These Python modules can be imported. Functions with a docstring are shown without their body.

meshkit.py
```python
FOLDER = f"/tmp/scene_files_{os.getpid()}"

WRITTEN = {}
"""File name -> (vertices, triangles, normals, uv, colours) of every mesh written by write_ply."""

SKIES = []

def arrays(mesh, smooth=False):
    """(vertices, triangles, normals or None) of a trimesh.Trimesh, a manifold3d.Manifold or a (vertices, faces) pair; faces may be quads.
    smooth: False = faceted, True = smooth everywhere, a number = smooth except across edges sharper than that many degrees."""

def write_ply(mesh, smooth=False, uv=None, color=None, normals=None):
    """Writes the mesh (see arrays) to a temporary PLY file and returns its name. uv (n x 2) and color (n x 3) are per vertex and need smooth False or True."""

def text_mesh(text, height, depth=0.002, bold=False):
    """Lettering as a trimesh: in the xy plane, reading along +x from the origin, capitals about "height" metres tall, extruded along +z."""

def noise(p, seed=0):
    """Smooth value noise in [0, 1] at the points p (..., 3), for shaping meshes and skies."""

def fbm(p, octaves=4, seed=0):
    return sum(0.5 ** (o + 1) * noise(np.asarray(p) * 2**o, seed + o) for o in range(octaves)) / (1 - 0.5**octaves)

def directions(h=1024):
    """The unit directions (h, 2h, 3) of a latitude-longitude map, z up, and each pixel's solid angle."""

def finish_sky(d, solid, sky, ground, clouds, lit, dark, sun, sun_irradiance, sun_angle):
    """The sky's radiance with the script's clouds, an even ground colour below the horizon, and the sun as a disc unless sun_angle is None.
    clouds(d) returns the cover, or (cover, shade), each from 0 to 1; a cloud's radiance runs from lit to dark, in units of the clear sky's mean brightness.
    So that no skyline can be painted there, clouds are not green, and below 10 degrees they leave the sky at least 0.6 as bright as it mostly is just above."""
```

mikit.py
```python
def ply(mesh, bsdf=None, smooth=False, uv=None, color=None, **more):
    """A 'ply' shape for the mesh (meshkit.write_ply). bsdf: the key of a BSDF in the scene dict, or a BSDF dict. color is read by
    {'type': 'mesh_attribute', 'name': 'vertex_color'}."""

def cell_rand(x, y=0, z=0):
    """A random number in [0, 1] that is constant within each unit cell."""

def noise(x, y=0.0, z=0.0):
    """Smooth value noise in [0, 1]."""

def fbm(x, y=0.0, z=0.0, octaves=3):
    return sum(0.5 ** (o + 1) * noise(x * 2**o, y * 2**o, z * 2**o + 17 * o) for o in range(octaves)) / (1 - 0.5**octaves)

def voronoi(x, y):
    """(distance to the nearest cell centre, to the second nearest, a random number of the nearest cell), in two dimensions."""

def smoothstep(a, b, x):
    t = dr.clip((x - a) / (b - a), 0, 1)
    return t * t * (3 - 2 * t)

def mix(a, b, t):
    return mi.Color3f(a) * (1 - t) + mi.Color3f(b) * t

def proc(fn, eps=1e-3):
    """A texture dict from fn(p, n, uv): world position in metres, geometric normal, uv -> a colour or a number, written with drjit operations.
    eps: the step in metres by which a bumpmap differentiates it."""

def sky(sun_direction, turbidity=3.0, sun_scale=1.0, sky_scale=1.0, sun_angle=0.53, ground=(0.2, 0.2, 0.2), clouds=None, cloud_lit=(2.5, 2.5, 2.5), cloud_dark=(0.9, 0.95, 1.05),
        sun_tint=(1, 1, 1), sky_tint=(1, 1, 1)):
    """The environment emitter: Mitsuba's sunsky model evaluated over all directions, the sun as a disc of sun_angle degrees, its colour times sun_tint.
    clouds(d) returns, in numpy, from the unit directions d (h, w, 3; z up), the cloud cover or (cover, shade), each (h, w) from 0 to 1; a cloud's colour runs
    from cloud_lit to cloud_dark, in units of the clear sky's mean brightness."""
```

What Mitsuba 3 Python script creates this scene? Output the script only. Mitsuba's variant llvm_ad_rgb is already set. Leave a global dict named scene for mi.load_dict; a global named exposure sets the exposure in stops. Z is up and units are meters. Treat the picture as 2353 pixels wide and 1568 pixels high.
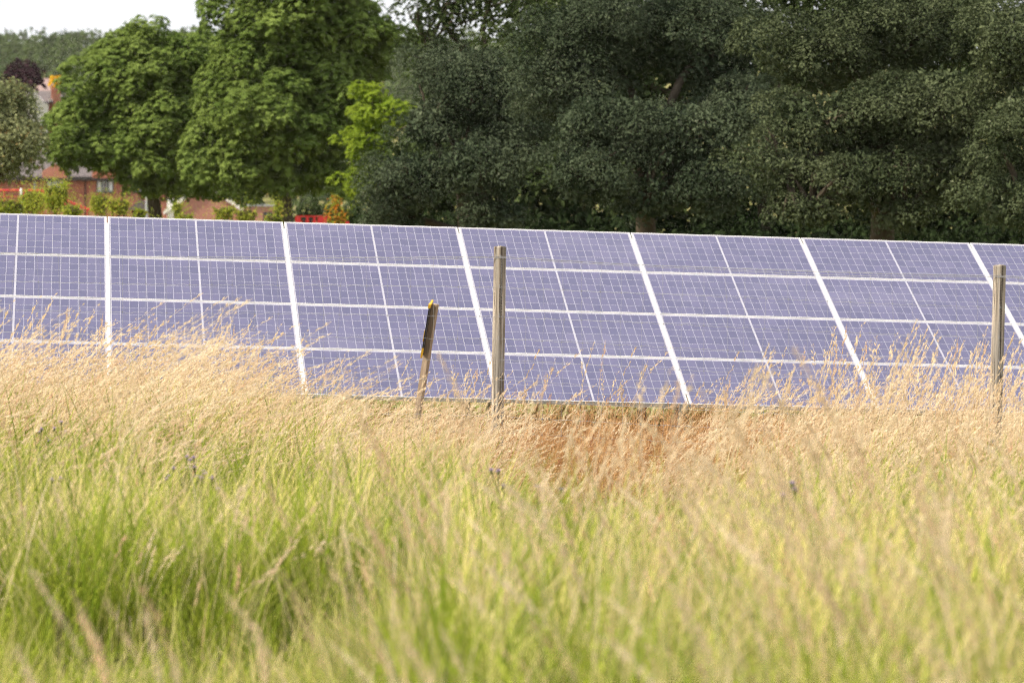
import math
import numpy as np, trimesh, mitsuba as mi, drjit as dr
import mikit, meshkit
from mikit import proc, noise, fbm, mix, smoothstep, cell_rand
T = mi.ScalarTransform4f
scene, labels = {}, {}

# ------------------------------------------------------------------ camera, sky, exposure
EYE = 1.25                       # eye height over the ground at the fence
F = 8695.0                       # focal length in pixels of a 2352 x 1568 picture
scene['camera'] = {'type': 'thinlens', 'fov': math.degrees(2 * math.atan(1176 / F)), 'fov_axis': 'x',
                   'aperture_radius': 0.0142, 'focus_distance': 32.5, 'near_clip': 0.5, 'far_clip': 6000.0,
                   'to_world': T().look_at(origin=[0, 0, EYE], target=[0, 10, EYE], up=[0, 0, 1])}
scene['sky'] = mikit.sky((-0.66, -0.16, 0.76), turbidity=3, sun_scale=1.15, sun_tint=(.94, 1.0, 1.08), sun_angle=5.0, clouds=lambda d: (1.0 + 0 * d[..., 2], meshkit.fbm(d * np.array([3., 3., 9.]), 4, 2) * .8),
                         cloud_lit=(2.3, 2.34, 2.42), cloud_dark=(1.85, 1.92, 2.05))
labels['sky'] = {'label': 'bright white overcast sky', 'kind': 'structure'}
exposure = 2.38

# ------------------------------------------------------------------ helpers
def at(px, py, d):
    """A point d metres ahead, seen at that place of the 2352 x 1568 picture."""
    return np.array([(px - 1176) / F * d, d, EYE + (784 - py) / F * d])

def ref(k): return {'type': 'ref', 'id': k}
used = {}
def numbered(k):
    n = used.get(k, -1) + 1
    used[k] = n
    return k if n == 0 else f'{k}_{n:03d}'
def obj(name, mesh, bsdf, parent=None, smooth=False, **kw):
    k = numbered((parent + '__' if parent else '') + name)
    scene[k] = mikit.ply(mesh, bsdf, smooth=smooth, **kw)
    return k
def thing(name, label, cat, group=None, kind=None):
    k = numbered(name)
    tag(k, label, cat, group, kind)
    return k
def tag(k, label, cat=None, group=None, kind=None):
    labels[k] = {'label': label}
    if cat: labels[k]['category'] = cat
    if group: labels[k]['group'] = group
    if kind: labels[k]['kind'] = kind

def box(x0, x1, y0, y1, z0, z1):
    m = trimesh.creation.box(extents=(x1 - x0, y1 - y0, z1 - z0))
    m.apply_translation(((x0 + x1) / 2, (y0 + y1) / 2, (z0 + z1) / 2))
    return m
def cat(ms): return trimesh.util.concatenate(ms)
def tube(pts, rad, sides=6, cap=True):
    p = np.asarray(pts, float); n = len(p)
    t = np.gradient(p, axis=0); t /= np.linalg.norm(t, axis=1, keepdims=True) + 1e-12
    a = np.cross(t, np.where(np.abs(t[:, 2:]) < .9, [0, 0, 1.], [1., 0, 0])); a /= np.linalg.norm(a, axis=1, keepdims=True) + 1e-12
    b = np.cross(t, a); th = np.arange(sides) * 2 * np.pi / sides
    r = np.broadcast_to(rad, (n,))[:, None, None]
    v = (p[:, None] + r * (np.cos(th)[None, :, None] * a[:, None] + np.sin(th)[None, :, None] * b[:, None])).reshape(-1, 3)
    i, j = np.meshgrid(np.arange(n - 1), np.arange(sides), indexing='ij')
    q = np.stack([i * sides + j, i * sides + (j + 1) % sides, (i + 1) * sides + (j + 1) % sides, (i + 1) * sides + j], -1).reshape(-1, 4)
    f = [q[:, [0, 1, 2]], q[:, [0, 2, 3]]]
    if cap:
        v = np.vstack([v, p[:1], p[-1:]])
        k = np.arange(sides); c0, c1 = n * sides, n * sides + 1
        f += [np.stack([np.full(sides, c0), (k + 1) % sides, k], -1), np.stack([np.full(sides, c1), (n - 1) * sides + k, (n - 1) * sides + (k + 1) % sides], -1)]
    return trimesh.Trimesh(v, np.vstack(f), process=False)
def quads(P):
    """P (n,4,3) -> trimesh of separate quads."""
    n = len(P); i = np.arange(n)[:, None] * 4
    return trimesh.Trimesh(P.reshape(-1, 3), np.vstack([i + [0, 1, 2], i + [0, 2, 3]]), process=False)
def prism(poly, y0, y1):
    """Outline (x, z) made solid between y0 and y1."""
    from shapely.geometry import Polygon
    m = trimesh.creation.extrude_polygon(Polygon(poly), y1 - y0, engine='earcut')
    v = m.vertices.copy(); m.vertices = np.stack([v[:, 0], y1 - v[:, 2], v[:, 1]], -1)
    return m
def unit(a): return a / (np.linalg.norm(a, axis=-1, keepdims=True) + 1e-12)

# ------------------------------------------------------------------ materials
def C(*v): return {'type': 'rgb', 'value': list(v)}
def rough(key, col, r=0.6, spec=0.4, **kw):
    scene[key] = {'type': 'twosided', 'bsdf': {'type': 'principled', 'base_color': col, 'roughness': r, 'specular': spec, **kw}}
def leafmat(key, col, trans=0.7, r=0.5, eta=1.35):
    scene[key] = {'type': 'principledthin', 'base_color': col, 'roughness': r, 'diff_trans': trans, 'eta': eta, 'spec_trans': 0.0}

rough('m_frame', proc(lambda p, n, uv: mix((.50, .50, .52), (.42, .42, .44), smoothstep(.4, .8, fbm(p.x * 6, p.y * 6, p.z * 6)))), .42, .5)
rough('m_backsheet', C(.28, .28, .335), .35, .4, clearcoat=.5, clearcoat_gloss=.95)
for i, c in enumerate(((.058, .056, .126), (.066, .063, .136), (.051, .050, .116))):
    def cellcol(p, n, uv, c=c):
        dust = fbm(p.x * .9, p.y * .9, p.z * 2.4, octaves=4)
        fine = noise(p.x * 23, p.y * 23, p.z * 50)
        k = .90 + .18 * dust + .05 * fine
        return mi.Color3f(c) * k + mi.Color3f(.022, .021, .02) * smoothstep(.55, .85, dust)
    rough(f'm_cell{i}', proc(cellcol), .32, .5, clearcoat=1.0, clearcoat_gloss=.93)
rough('m_alu', C(.55, .56, .58), .4, .5, metallic=.4)
rough('m_wire', C(.30, .31, .34), .4, .5, metallic=.3)
rough('m_black', C(.012, .012, .016), .45)
rough('m_yellow', C(.55, .32, .015), .6)
rough('m_white', C(.78, .78, .76), .5)
rough('m_dark', C(.02, .02, .022), .5)
rough('m_red', C(.52, .03, .035), .45)
rough('m_greymetal', C(.36, .37, .40), .5)

def woodcol(p, n, uv):
    ang = uv.x * 6.2832
    gx, gy = dr.cos(ang), dr.sin(ang)
    warp = fbm(gx * 1.5 + 5, gy * 1.5, p.z * 2.5) * 1.4
    grain = fbm(gx * 4.5 + warp, gy * 4.5, p.z * 2.6, octaves=4)
    fine = noise(gx * 34, gy * 34, p.z * 9)
    base = mix((.19, .16, .13), (.45, .39, .325), smoothstep(.3, .7, grain))
    base = mix(base, (.30, .29, .27), .6 * smoothstep(.35, .7, fbm(gx * 2 + 3, gy * 2, p.z * 2)))
    crack = smoothstep(.50, .58, noise(gx * 5.5 + warp * .6, gy * 5.5 + 9, p.z * .9)) * smoothstep(.3, .55, noise(gx * 3, gy * 3 + 4, p.z * 3.2))
    base = mix(base, (.045, .034, .028), .9 * crack)
    split = uv.x - (.806 + .012 * (noise(p.z * 3.1, 2.) - .5))
    seam = smoothstep(.020, .006, dr.abs(split)) * smoothstep(.22, .42, noise(p.z * 2.3, 5., p.x))
    base = mix(base, (.035, .028, .024), .9 * seam)
    stain = smoothstep(.58, .72, fbm(gx * 2.2 + 7, gy * 2.2, p.z * 3.4))
    base = mix(base, (.11, .085, .07), .55 * stain)
    knot = smoothstep(.66, .74, noise(gx * 2.6 + 11, gy * 2.6, p.z * 4.5))
    base = mix(base, (.07, .05, .04), .7 * knot)
    return base * (.8 + .35 * fine)
rough('m_wood', proc(woodcol), .85, .2)
rough('m_wood_top', proc(lambda p, n, uv: mix((.36, .30, .17), (.20, .19, .10), fbm(p.x * 60, p.y * 60))), .9, .2)
rough('m_stakewood', proc(lambda p, n, uv: mix((.25, .19, .14), (.36, .28, .21), fbm(p.x * 50, p.y * 50, p.z * 4)) * (.75 + .4 * noise(p.x * 200, p.y * 200, p.z * 12))), .85, .2)
rough('m_ground', proc(lambda p, n, uv: mix(mix((.10, .115, .03), (.20, .165, .08), smoothstep(.35, .65, fbm(p.x * .8, p.y * .8))), (.05, .06, .02), .5 * noise(p.x * 7, p.y * 7))), .95, .1)
rough('m_hill', proc(lambda p, n, uv: mix((.05, .08, .035), (.07, .095, .04), noise(p.x * .05, p.y * .05))), .95, .1)

def brickcol(p, n, uv):
    row = dr.floor(p.z / .075)
    bx = p.x / .225 + .5 * (row - 2 * dr.floor(row / 2))
    r = cell_rand(bx, row, 3)
    big = fbm(p.x * .5, 3., p.z * .7)
    c = mix((.40, .135, .080), (.26, .085, .062), r)
    c = mix(c, (.44, .21, .16), .4 * smoothstep(.4, .7, big))
    fz = p.z / .075 - row; fx = bx - dr.floor(bx)
    joint = dr.maximum(smoothstep(.80, .88, fz), smoothstep(.93, .97, fx))
    return mix(c, (.36, .30, .26), .55 * joint)
rough('m_brick', proc(brickcol), .9, .2)
rough('m_brick_pale', proc(lambda p, n, uv: mix((.42, .21, .165), (.34, .165, .13), fbm(p.x * 1.5, 1., p.z * 4))), .9, .2)
rough('m_roof', proc(lambda p, n, uv: mix((.085, .075, .082), (.13, .115, .12), fbm(p.x * 2, p.y * 2, p.z * 8)) * (.8 + .3 * smoothstep(.1, .3, p.z / .18 - dr.floor(p.z / .18)))), .85, .2)
rough('m_roof_brown', proc(lambda p, n, uv: mix((.19, .135, .135), (.24, .175, .165), fbm(p.x * 1.2, p.y, p.z * 4)) * (.85 + .25 * smoothstep(.1, .3, p.z / .2 - dr.floor(p.z / .2)))), .85, .2)
rough('m_render', C(.74, .73, .71), .8, .2)
rough('m_winframe', C(.022, .016, .016), .5)
rough('m_curtain', C(.72, .72, .72), .9, .1)
scene['m_pane'] = {'type': 'thindielectric'}
rough('m_bark', proc(lambda p, n, uv: mix((.045, .036, .028), (.10, .082, .062), fbm(p.x * 6, p.y * 6, p.z * 2))), .95, .1)

# grass: uv.x is a random number of the blade, uv.y runs from its base to its tip
def strawcol(p, n, uv):
    r = uv.x
    tip = mix((.58, .44, .28), (.80, .67, .49), r)
    tip = mix(tip, (.64, .42, .28), .75 * smoothstep(.80, .95, cell_rand(r * 9173.)))
    green = mix((.26, .33, .05), (.48, .46, .13), r)
    patch = fbm(p.x * .55 + 4, p.y * .35)
    return mix(green, tip, smoothstep(.18, .62, uv.y + .55 * (patch - .5)))
leafmat('m_straw', proc(strawcol), .8)
def greencol(p, n, uv):
    r = uv.x
    patch = fbm(p.x * .6, p.y * .4 + 7)
    c = mix((.115, .185, .014), (.37, .425, .058), r)
    dry = mix((.52, .47, .15), (.74, .61, .37), cell_rand(r * 7919.))
    k = smoothstep(.50, .78, cell_rand(r * 3571.) * .6 + patch * .55)
    return mix(c, dry, k)
leafmat('m_green', proc(greencol), .55)
def rustcol(p, n, uv):
    return mix(mix((.37, .20, .085), (.64, .43, .23), uv.x), (.26, .09, .055), .7 * smoothstep(.78, .95, cell_rand(uv.x * 5551.)))
leafmat('m_rust', proc(rustcol), .6)
scene['m_thistle'] = {'type': 'principledthin', 'base_color': C(.46, .36, .55), 'roughness': .7, 'diff_trans': .5, 'spec_trans': 0.}
scene['m_thistlestem'] = {'type': 'principledthin', 'base_color': C(.12, .13, .06), 'roughness': .7, 'diff_trans': .4, 'spec_trans': 0.}

# ------------------------------------------------------------------ the ground and hill
def sst(a, b, x):
    t = np.clip((x - a) / (b - a), 0, 1); return t * t * (3 - 2 * t)
def ground_z(x, y):
    x = np.asarray(x, float); y = np.asarray(y, float)
    p = np.stack([x * .35, y * .35, 0 * x], -1)
    near = (meshkit.fbm(p, 3, 5) - .5) * .22 * sst(60, 30, y) * sst(2, 6, y)
    left = .30 * sst(-.3, -2.6, x - .02 * (y - 24)) * sst(16, 21, y) * sst(34, 29, y)
    right = -.10 * sst(1, 4, x) * sst(20, 28, y)
    hollow = -.20 * sst(-.15, -.75, x) * sst(8.5, 10.5, y) * sst(14.9, 14.2, y + .5 * np.sin(x * 3.1) * .4) + .06 * sst(-.15, -.75, x) * sst(14.0, 14.8, y) * sst(18, 15, y)
    z = near + left + right + hollow - .06 * sst(31, 34, y)
    z = z + np.where(y > 70, (y - 70) * .030 * sst(70, 160, y), 0)
    z = np.where(y > 470, z + 0 * z, z)
    return z + sst(650, 1500, y) * 66 * sst(900, 300, np.abs(x + 190)) 
rr = np.concatenate([np.linspace(0, 4, 4)[:-1], np.geomspace(4, 60, 90)[:-1], np.geomspace(60, 4500, 60)])
th = np.linspace(0, 2 * np.pi, 181)[:-1]
th = np.sort(np.concatenate([th, np.radians(np.linspace(75, 105, 90) + .013)]))
gx, gy = rr[:, None] * np.cos(th), rr[:, None] * np.sin(th)
V = np.stack([gx, gy, ground_z(gx, gy)], -1).reshape(-1, 3)
i, j = np.meshgrid(np.arange(len(rr) - 1), np.arange(len(th)), indexing='ij'); n_ = len(th)
q = np.stack([i * n_ + j, (i + 1) * n_ + j, (i + 1) * n_ + (j + 1) % n_, i * n_ + (j + 1) % n_], -1).reshape(-1, 4)
obj('ground', (V, q), 'm_ground', smooth=True)
tag('ground', 'rough meadow ground rising gently to a wooded hill', kind='structure')

# ------------------------------------------------------------------ solar array
O = np.array([-4.07402587, 38.0966086, EYE + 1.25677736])
ROW = np.array([.99203753, .12307931, -.02670231]); UP = np.array([-.10192121, .90912072, .40387075])
UP -= ROW * (UP @ ROW); UP /= np.linalg.norm(UP); ROW /= np.linalg.norm(ROW); NRM = np.cross(ROW, UP)
PW, PH = 1.775, 1.05
MW, MH = PW - .013, PH - .014
def plane_T(a, b, c=0.0):
    m = np.eye(4); m[:3, 0], m[:3, 1], m[:3, 2] = ROW, UP, NRM
    m[:3, 3] = O + ROW * a + UP * b + NRM * c
    return T(m.tolist())
FW = .011
frame_mesh = cat([box(0, MW, 0, FW, -.035, .003), box(0, MW, MH - FW, MH, -.035, .003),
                  box(0, FW, FW, MH - FW, -.035, .003), box(MW - FW, MW, FW, MH - FW, -.035, .003)])
sheet_mesh = box(FW, MW - FW, FW, MH - FW, -.006, 0.)
CG, CM = .0044, .024
cpx = (MW - 2 * CM - .015) / 20
cpy = .1646
cw, chh = (cpx - CG) / 2, (cpy - .0085) / 2
cell_mesh = trimesh.Trimesh(*(lambda m: (m.vertices, m.faces))(box(-cw, cw, -chh, chh, -.0005, .0011)), process=False)
cell_mesh.update_faces(cell_mesh.face_normals[:, 2] > -.5)
frame_ply = mikit.ply(frame_mesh, 'm_frame'); sheet_ply = mikit.ply(sheet_mesh, 'm_backsheet')
cell_plys = [mikit.ply(cell_mesh, f'm_cell{i}') for i in range(3)]
rng = np.random.default_rng(11)
ROWS = ('top row', 'second row', 'third row', 'bottom row')
COLS = ('leftmost column', 'second column', 'third column', 'fourth column', 'fifth column', 'sixth column', 'rightmost column')
for u in range(-1, 6):
    for r in range(4):
        if u == 5 and r > 2: continue
        k = thing('solar_panel', f'purple grey solar panel in the {ROWS[r]}, {COLS[u + 1]}', 'solar panel', 'solar panels of the array')
        a0, b0 = u * PW + .0065, -(r + 1) * PH + .007
        scene[k + '__frame'] = {**frame_ply, 'to_world': plane_T(a0, b0)}
        scene[k + '__backsheet'] = {**sheet_ply, 'to_world': plane_T(a0, b0)}
        for ix in range(20):
            for iy in range(6):
                ca = a0 + CM + cpx * (ix + .5) + (.015 if ix > 9 else 0)
                cb = b0 + .0155 + cpy * (iy + .5)
                kk = numbered(k + '__solar_cell')
                scene[kk] = {**cell_plys[rng.integers(3)], 'to_world': plane_T(ca, cb)}
def on_plane(mesh):
    m = mesh.copy(); v = m.vertices
    m.vertices = O + v[:, :1] * ROW + v[:, 1:2] * UP + v[:, 2:] * NRM
    return m
rack = thing('mounting_rack', 'white metal rack that carries the solar panels, with cover strips between the columns', 'rack')
for u in range(0, 6):
    x = u * PW
    lo = -4 * PH + (.22 if u % 2 else .02)
    strip = cat([box(x - .017, x + .017, lo, -.19, .0035, .0065), box(x - .0165, x - .0125, lo, -.19, .0065, .009), box(x + .0125, x + .0165, lo, -.19, .0065, .009)])
    obj('cover_strip', on_plane(strip), 'm_frame', rack)
for b in (-.45, -1.9, -2.6, -3.75):
    obj('rail', on_plane(box(-1.1 * PW, 6.05 * PW, b - .03, b + .03, -.115, -.037)), 'm_alu', rack)
for u in range(-1, 7):
    a = u * PW
    obj('rafter', on_plane(box(a - .03, a + .03, -4 * PH + .15, -.25, -.20, -.116)), 'm_alu', rack)
    for b in (-4 * PH + .55, -1.0):
        top = O + ROW * a + UP * b + NRM * -.16
        gz = float(ground_z(top[0], top[1]))
        m = cat([box(-.045, .045, -.004, .004, gz - .3, top[2]), box(-.045, -.037, -.04, -.004, gz - .3, top[2]), box(.037, .045, -.04, -.004, gz - .3, top[2])])
        m.apply_translation((top[0], top[1], 0))
        obj('leg', m, 'm_alu', rack)

# ------------------------------------------------------------------ fence
def post(px, py, d, rad, lean, seed, label):
    top = at(px, py, d)
    gz = float(ground_z(top[0], top[1])) - .3
    k = thing('fence_post', label, 'fence post')
    zs = np.concatenate([np.linspace(gz, top[2] - .012, 60), [top[2] - .004, top[2]]])
    rs = np.concatenate([np.full(60, rad), [rad * .97, rad * .88]])
    ns = 36; th = np.linspace(0, 2 * np.pi, ns + 1)
    c = np.stack([top[0] + lean * (zs - top[2]), np.full_like(zs, d), zs], -1)
    nz = meshkit.fbm(np.stack([np.cos(th)[None] * 2.2 + 0 * zs[:, None], np.sin(th)[None] * 2.2 + 0 * zs[:, None], zs[:, None] * 1.5 + 0 * th[None]], -1), 3, seed)
    crack = np.exp(-((th[None] - 5.05 - .12 * np.sin(zs[:, None] * 5)) / .05) ** 2) * .12 + np.exp(-((th[None] - 4.4 - .1 * np.sin(zs[:, None] * 3 + 2)) / .04) ** 2) * .07
    R = rs[:, None] * (.95 + .1 * nz - crack)
    R[:, -1] = R[:, 0]
    v = np.stack([c[:, :1] + R * np.cos(th), c[:, 1:2] + R * np.sin(th), c[:, 2:] + 0 * R], -1)
    uv = np.stack([np.broadcast_to(th / (2 * np.pi), R.shape), np.broadcast_to(zs[:, None], R.shape)], -1).reshape(-1, 2)
    i, j = np.meshgrid(np.arange(len(zs) - 1), np.arange(ns), indexing='ij'); w = ns + 1
    q = np.stack([i * w + j, i * w + j + 1, (i + 1) * w + j + 1, (i + 1) * w + j], -1).reshape(-1, 4)
    obj('shaft', (v.reshape(-1, 3), q), 'm_wood', k, smooth=True, uv=uv)
    ring = v[-1, :-1]
    cv = np.vstack([ring, ring * [1, 1, 1] + 0, ring.mean(0) + [0, 0, .003]])
    cf = np.stack([np.arange(ns), (np.arange(ns) + 1) % ns, np.full(ns, 2 * ns)], -1)
    obj('end_grain', (cv, cf), 'm_wood_top', k)
    sts = []
    for h in (.075, .30, .52, .69):
        z = top[2] - h; x = top[0] - lean * h + .012
        s = tube([(x - .010, d - rad * .9, z + .012), (x - .010, d - rad - .006, z + .010), (x - .009, d - rad - .006, z - .012), (x - .009, d - rad * .9, z - .014)], .0022, 5)
        obj('staple', s, 'm_wire', k)
    return top, lean
p1 = post(1148.5, 566, 28.5, .047, .016, 3, 'grey weathered round wooden fence post in the middle of the photo')
p2 = post(2296.5, 609, 27.3, .046, .028, 8, 'light brown round wooden fence post near the right edge')
tops = [at(-75, 556, 29.7), p1[0], p2[0], at(3450, 655, 26.1)]
nets = thing('wire_netting', 'thin galvanised wire fence netting strung between the wooden posts', 'wire fence')
def fence_pt(s, h):
    i = min(int(s), 2); f = s - i
    p = tops[i] * (1 - f) + tops[i + 1] * f
    return np.array([p[0], p[1] - .049, p[2] - h - .018 * math.sin(math.pi * f) * (1 if h < .2 else .4)])
levels = [.082, .305, .525, .695, .855, 1.005, 1.145, 1.275, 1.395, 1.505]
for li, h in enumerate(levels):
    pts, rg = [], np.random.default_rng(40 + li)
    S = np.linspace(0, 3, 310)
    for q_, s in enumerate(S):
        p = fence_pt(s, h); ph = s * 3.79 / .153 * 2 * math.pi
        p[2] += .0042 * math.sin(ph) * (1 if q_ % 3 else .6) + .003 * math.sin(s * 9 + li)
        pts.append(p)
    obj('line_wire', tube(pts, .0012, 4), 'm_wire', nets, smooth=True)
rg = np.random.default_rng(77)
for q_ in range(72):
    s0 = (q_ + .3) / 24.2
    if s0 > 2.99: break
    pts = []
    off = 0
    for li, h in enumerate(levels):
        p = fence_pt(min(2.99, max(0, s0 + off)), h); pts.append(p)
        off += rg.normal(0, .0022)
    pts = np.array(pts); pts[:, 1] -= .002
    kn = [box(p[0] - .0045, p[0] + .0045, p[1] - .003, p[1] + .003, p[2] - .003, p[2] + .003) for p in pts]
    obj('stay_wire', cat([tube(pts, .0009, 4)] + kn), 'm_wire', nets)
for amp, ph, h in ((.040, .35, .088), (.026, 0., .076)):
    pts = []
    for s in np.linspace(0, 3, 160):
        p = fence_pt(s, h); f = s - int(min(s, 2.999))
        p[2] -= amp * math.sin(math.pi * f) ** 2 * (.6 + .4 * math.cos(6.3 * s + ph)); p[1] -= .004
        pts.append(p)
    obj('strand', tube(pts, .0015, 4), 'm_wire', nets, smooth=True)

st = thing('leaning_stake', 'short leaning wooden stake with a black and yellow board on its side', 'stake')
s_top, s_bot = at(1000, 697, 28.9), at(963, 925, 29.0)
ax = unit(s_top - s_bot); s_bot = s_bot - ax * .45
side = unit(np.cross(ax, [0, 1, 0.])); back = unit(np.cross(side, ax))
c_, s_ = math.cos(.42), math.sin(.42); s1, s2 = side * c_ + back * s_, -side * s_ + back * c_
def stakebox(a0, a1, b0, b1, h0, h1):
    m = box(a0, a1, b0, b1, h0, h1); v = m.vertices
    m.vertices = s_bot + v[:, :1] * s1 + v[:, 1:2] * s2 + v[:, 2:] * ax
    return m
L = float(np.linalg.norm(s_top - s_bot))
m = stakebox(-.022, .022, -.022, .022, 0, L - .004)
m = m.subdivide().subdivide().subdivide()
m.vertices += (meshkit.fbm(m.vertices * 18, 3, 2)[:, None] - .5) * .006 * np.array([1, 1, 1])
obj('stake', m, 'm_stakewood', st)
# the board is nailed to the stake's left side and is seen almost edge-on
sgn = -1 if side[0] > 0 else 1
e1 = unit(np.array([.022, 1.0, 0.0])); e1 = unit(e1 - ax * (e1 @ ax)); e2 = unit(np.cross(e1, ax)); e2 = e2 * (-1 if e2[0] > 0 else 1)
bo = s_bot + e2 * .033 - e1 * .05
def boardbox(a0, a1, b0, b1, h0, h1):
    m = box(a0, a1, b0, b1, h0, h1); v = m.vertices
    m.vertices = bo + v[:, :1] * e1 + v[:, 1:2] * e2 + v[:, 2:] * ax
    return m
bd = obj('board', boardbox(-.14, .20, -.006, .004, L - .40, L + .0), 'm_black', st); tag(bd, 'thin black board with a yellow border')
obj('border', cat([boardbox(-.142, .202, -.008, .006, L - .012, L + .006), boardbox(-.143, -.12, -.009, .007, L - .405, L - .33), boardbox(-.144, -.128, .0045, .008, L - .28, L - .19), boardbox(-.143, -.05, -.008, .010, L - .020, L + .008)]), 'm_yellow', bd)

# ------------------------------------------------------------------ trees
def leaf_quads(pos, axis, nrm, L, W, fold=.25, seed=0):
    """Folded diamond leaves from their base pos along axis; returns (V, F, UV)."""
    n = len(pos); L = np.broadcast_to(L, (n,))[:, None]; W = np.broadcast_to(W, (n,))[:, None]
    axis = unit(axis) + 0 * pos; s = unit(np.cross(axis, nrm)); up = np.cross(s, axis)
    mid = pos + axis * L * .45
    v = np.stack([pos, mid + s * W / 2 + up * W * fold, pos + axis * L - up * L * .12, mid - s * W / 2 + up * W * fold], 1)
    i = np.arange(n)[:, None] * 4
    f = np.concatenate([i + [0, 1, 2], i + [0, 2, 3]])
    r = np.random.default_rng(seed + 999).random(n)
    uv = np.stack([np.repeat(r, 4), np.tile([0, .5, 1, .5], n)], -1)
    return v.reshape(-1, 3), f, uv
def join(parts):
    V, Fc, U, o = [], [], [], 0
    for v, f, u in parts:
        V.append(v); Fc.append(f + o); U.append(u); o += len(v)
    return np.vstack(V), np.vstack(Fc), np.vstack(U)
def sphere_dirs(rg, n):
    v = rg.normal(size=(n, 3)); return unit(v)
def palm(pos, axis, nrm, R, rg, seed):
    """Drooping hand-shaped leaves: five leaflets each."""
    out = []
    axis = unit(axis) + 0 * pos; s = unit(np.cross(axis, nrm)); up = np.cross(s, axis)
    R = np.broadcast_to(R, (len(pos),))
    rnd = np.random.default_rng(seed).random(len(pos))
    for a, l in ((0, 1.), (.75, .92), (-.75, .92), (1.6, .68), (-1.6, .68)):
        d = axis * math.cos(a) + s * math.sin(a) - up * .30
        v, f, u = leaf_quads(pos, d, up + d * .2, R * l, R * l * .50, .12, seed)
        u[:, 0] = np.repeat(np.clip(rnd + rg.normal(0, .04, len(pos)), 0, 1), 4)
        out.append((v, f, u))
    return join(out)
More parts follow.
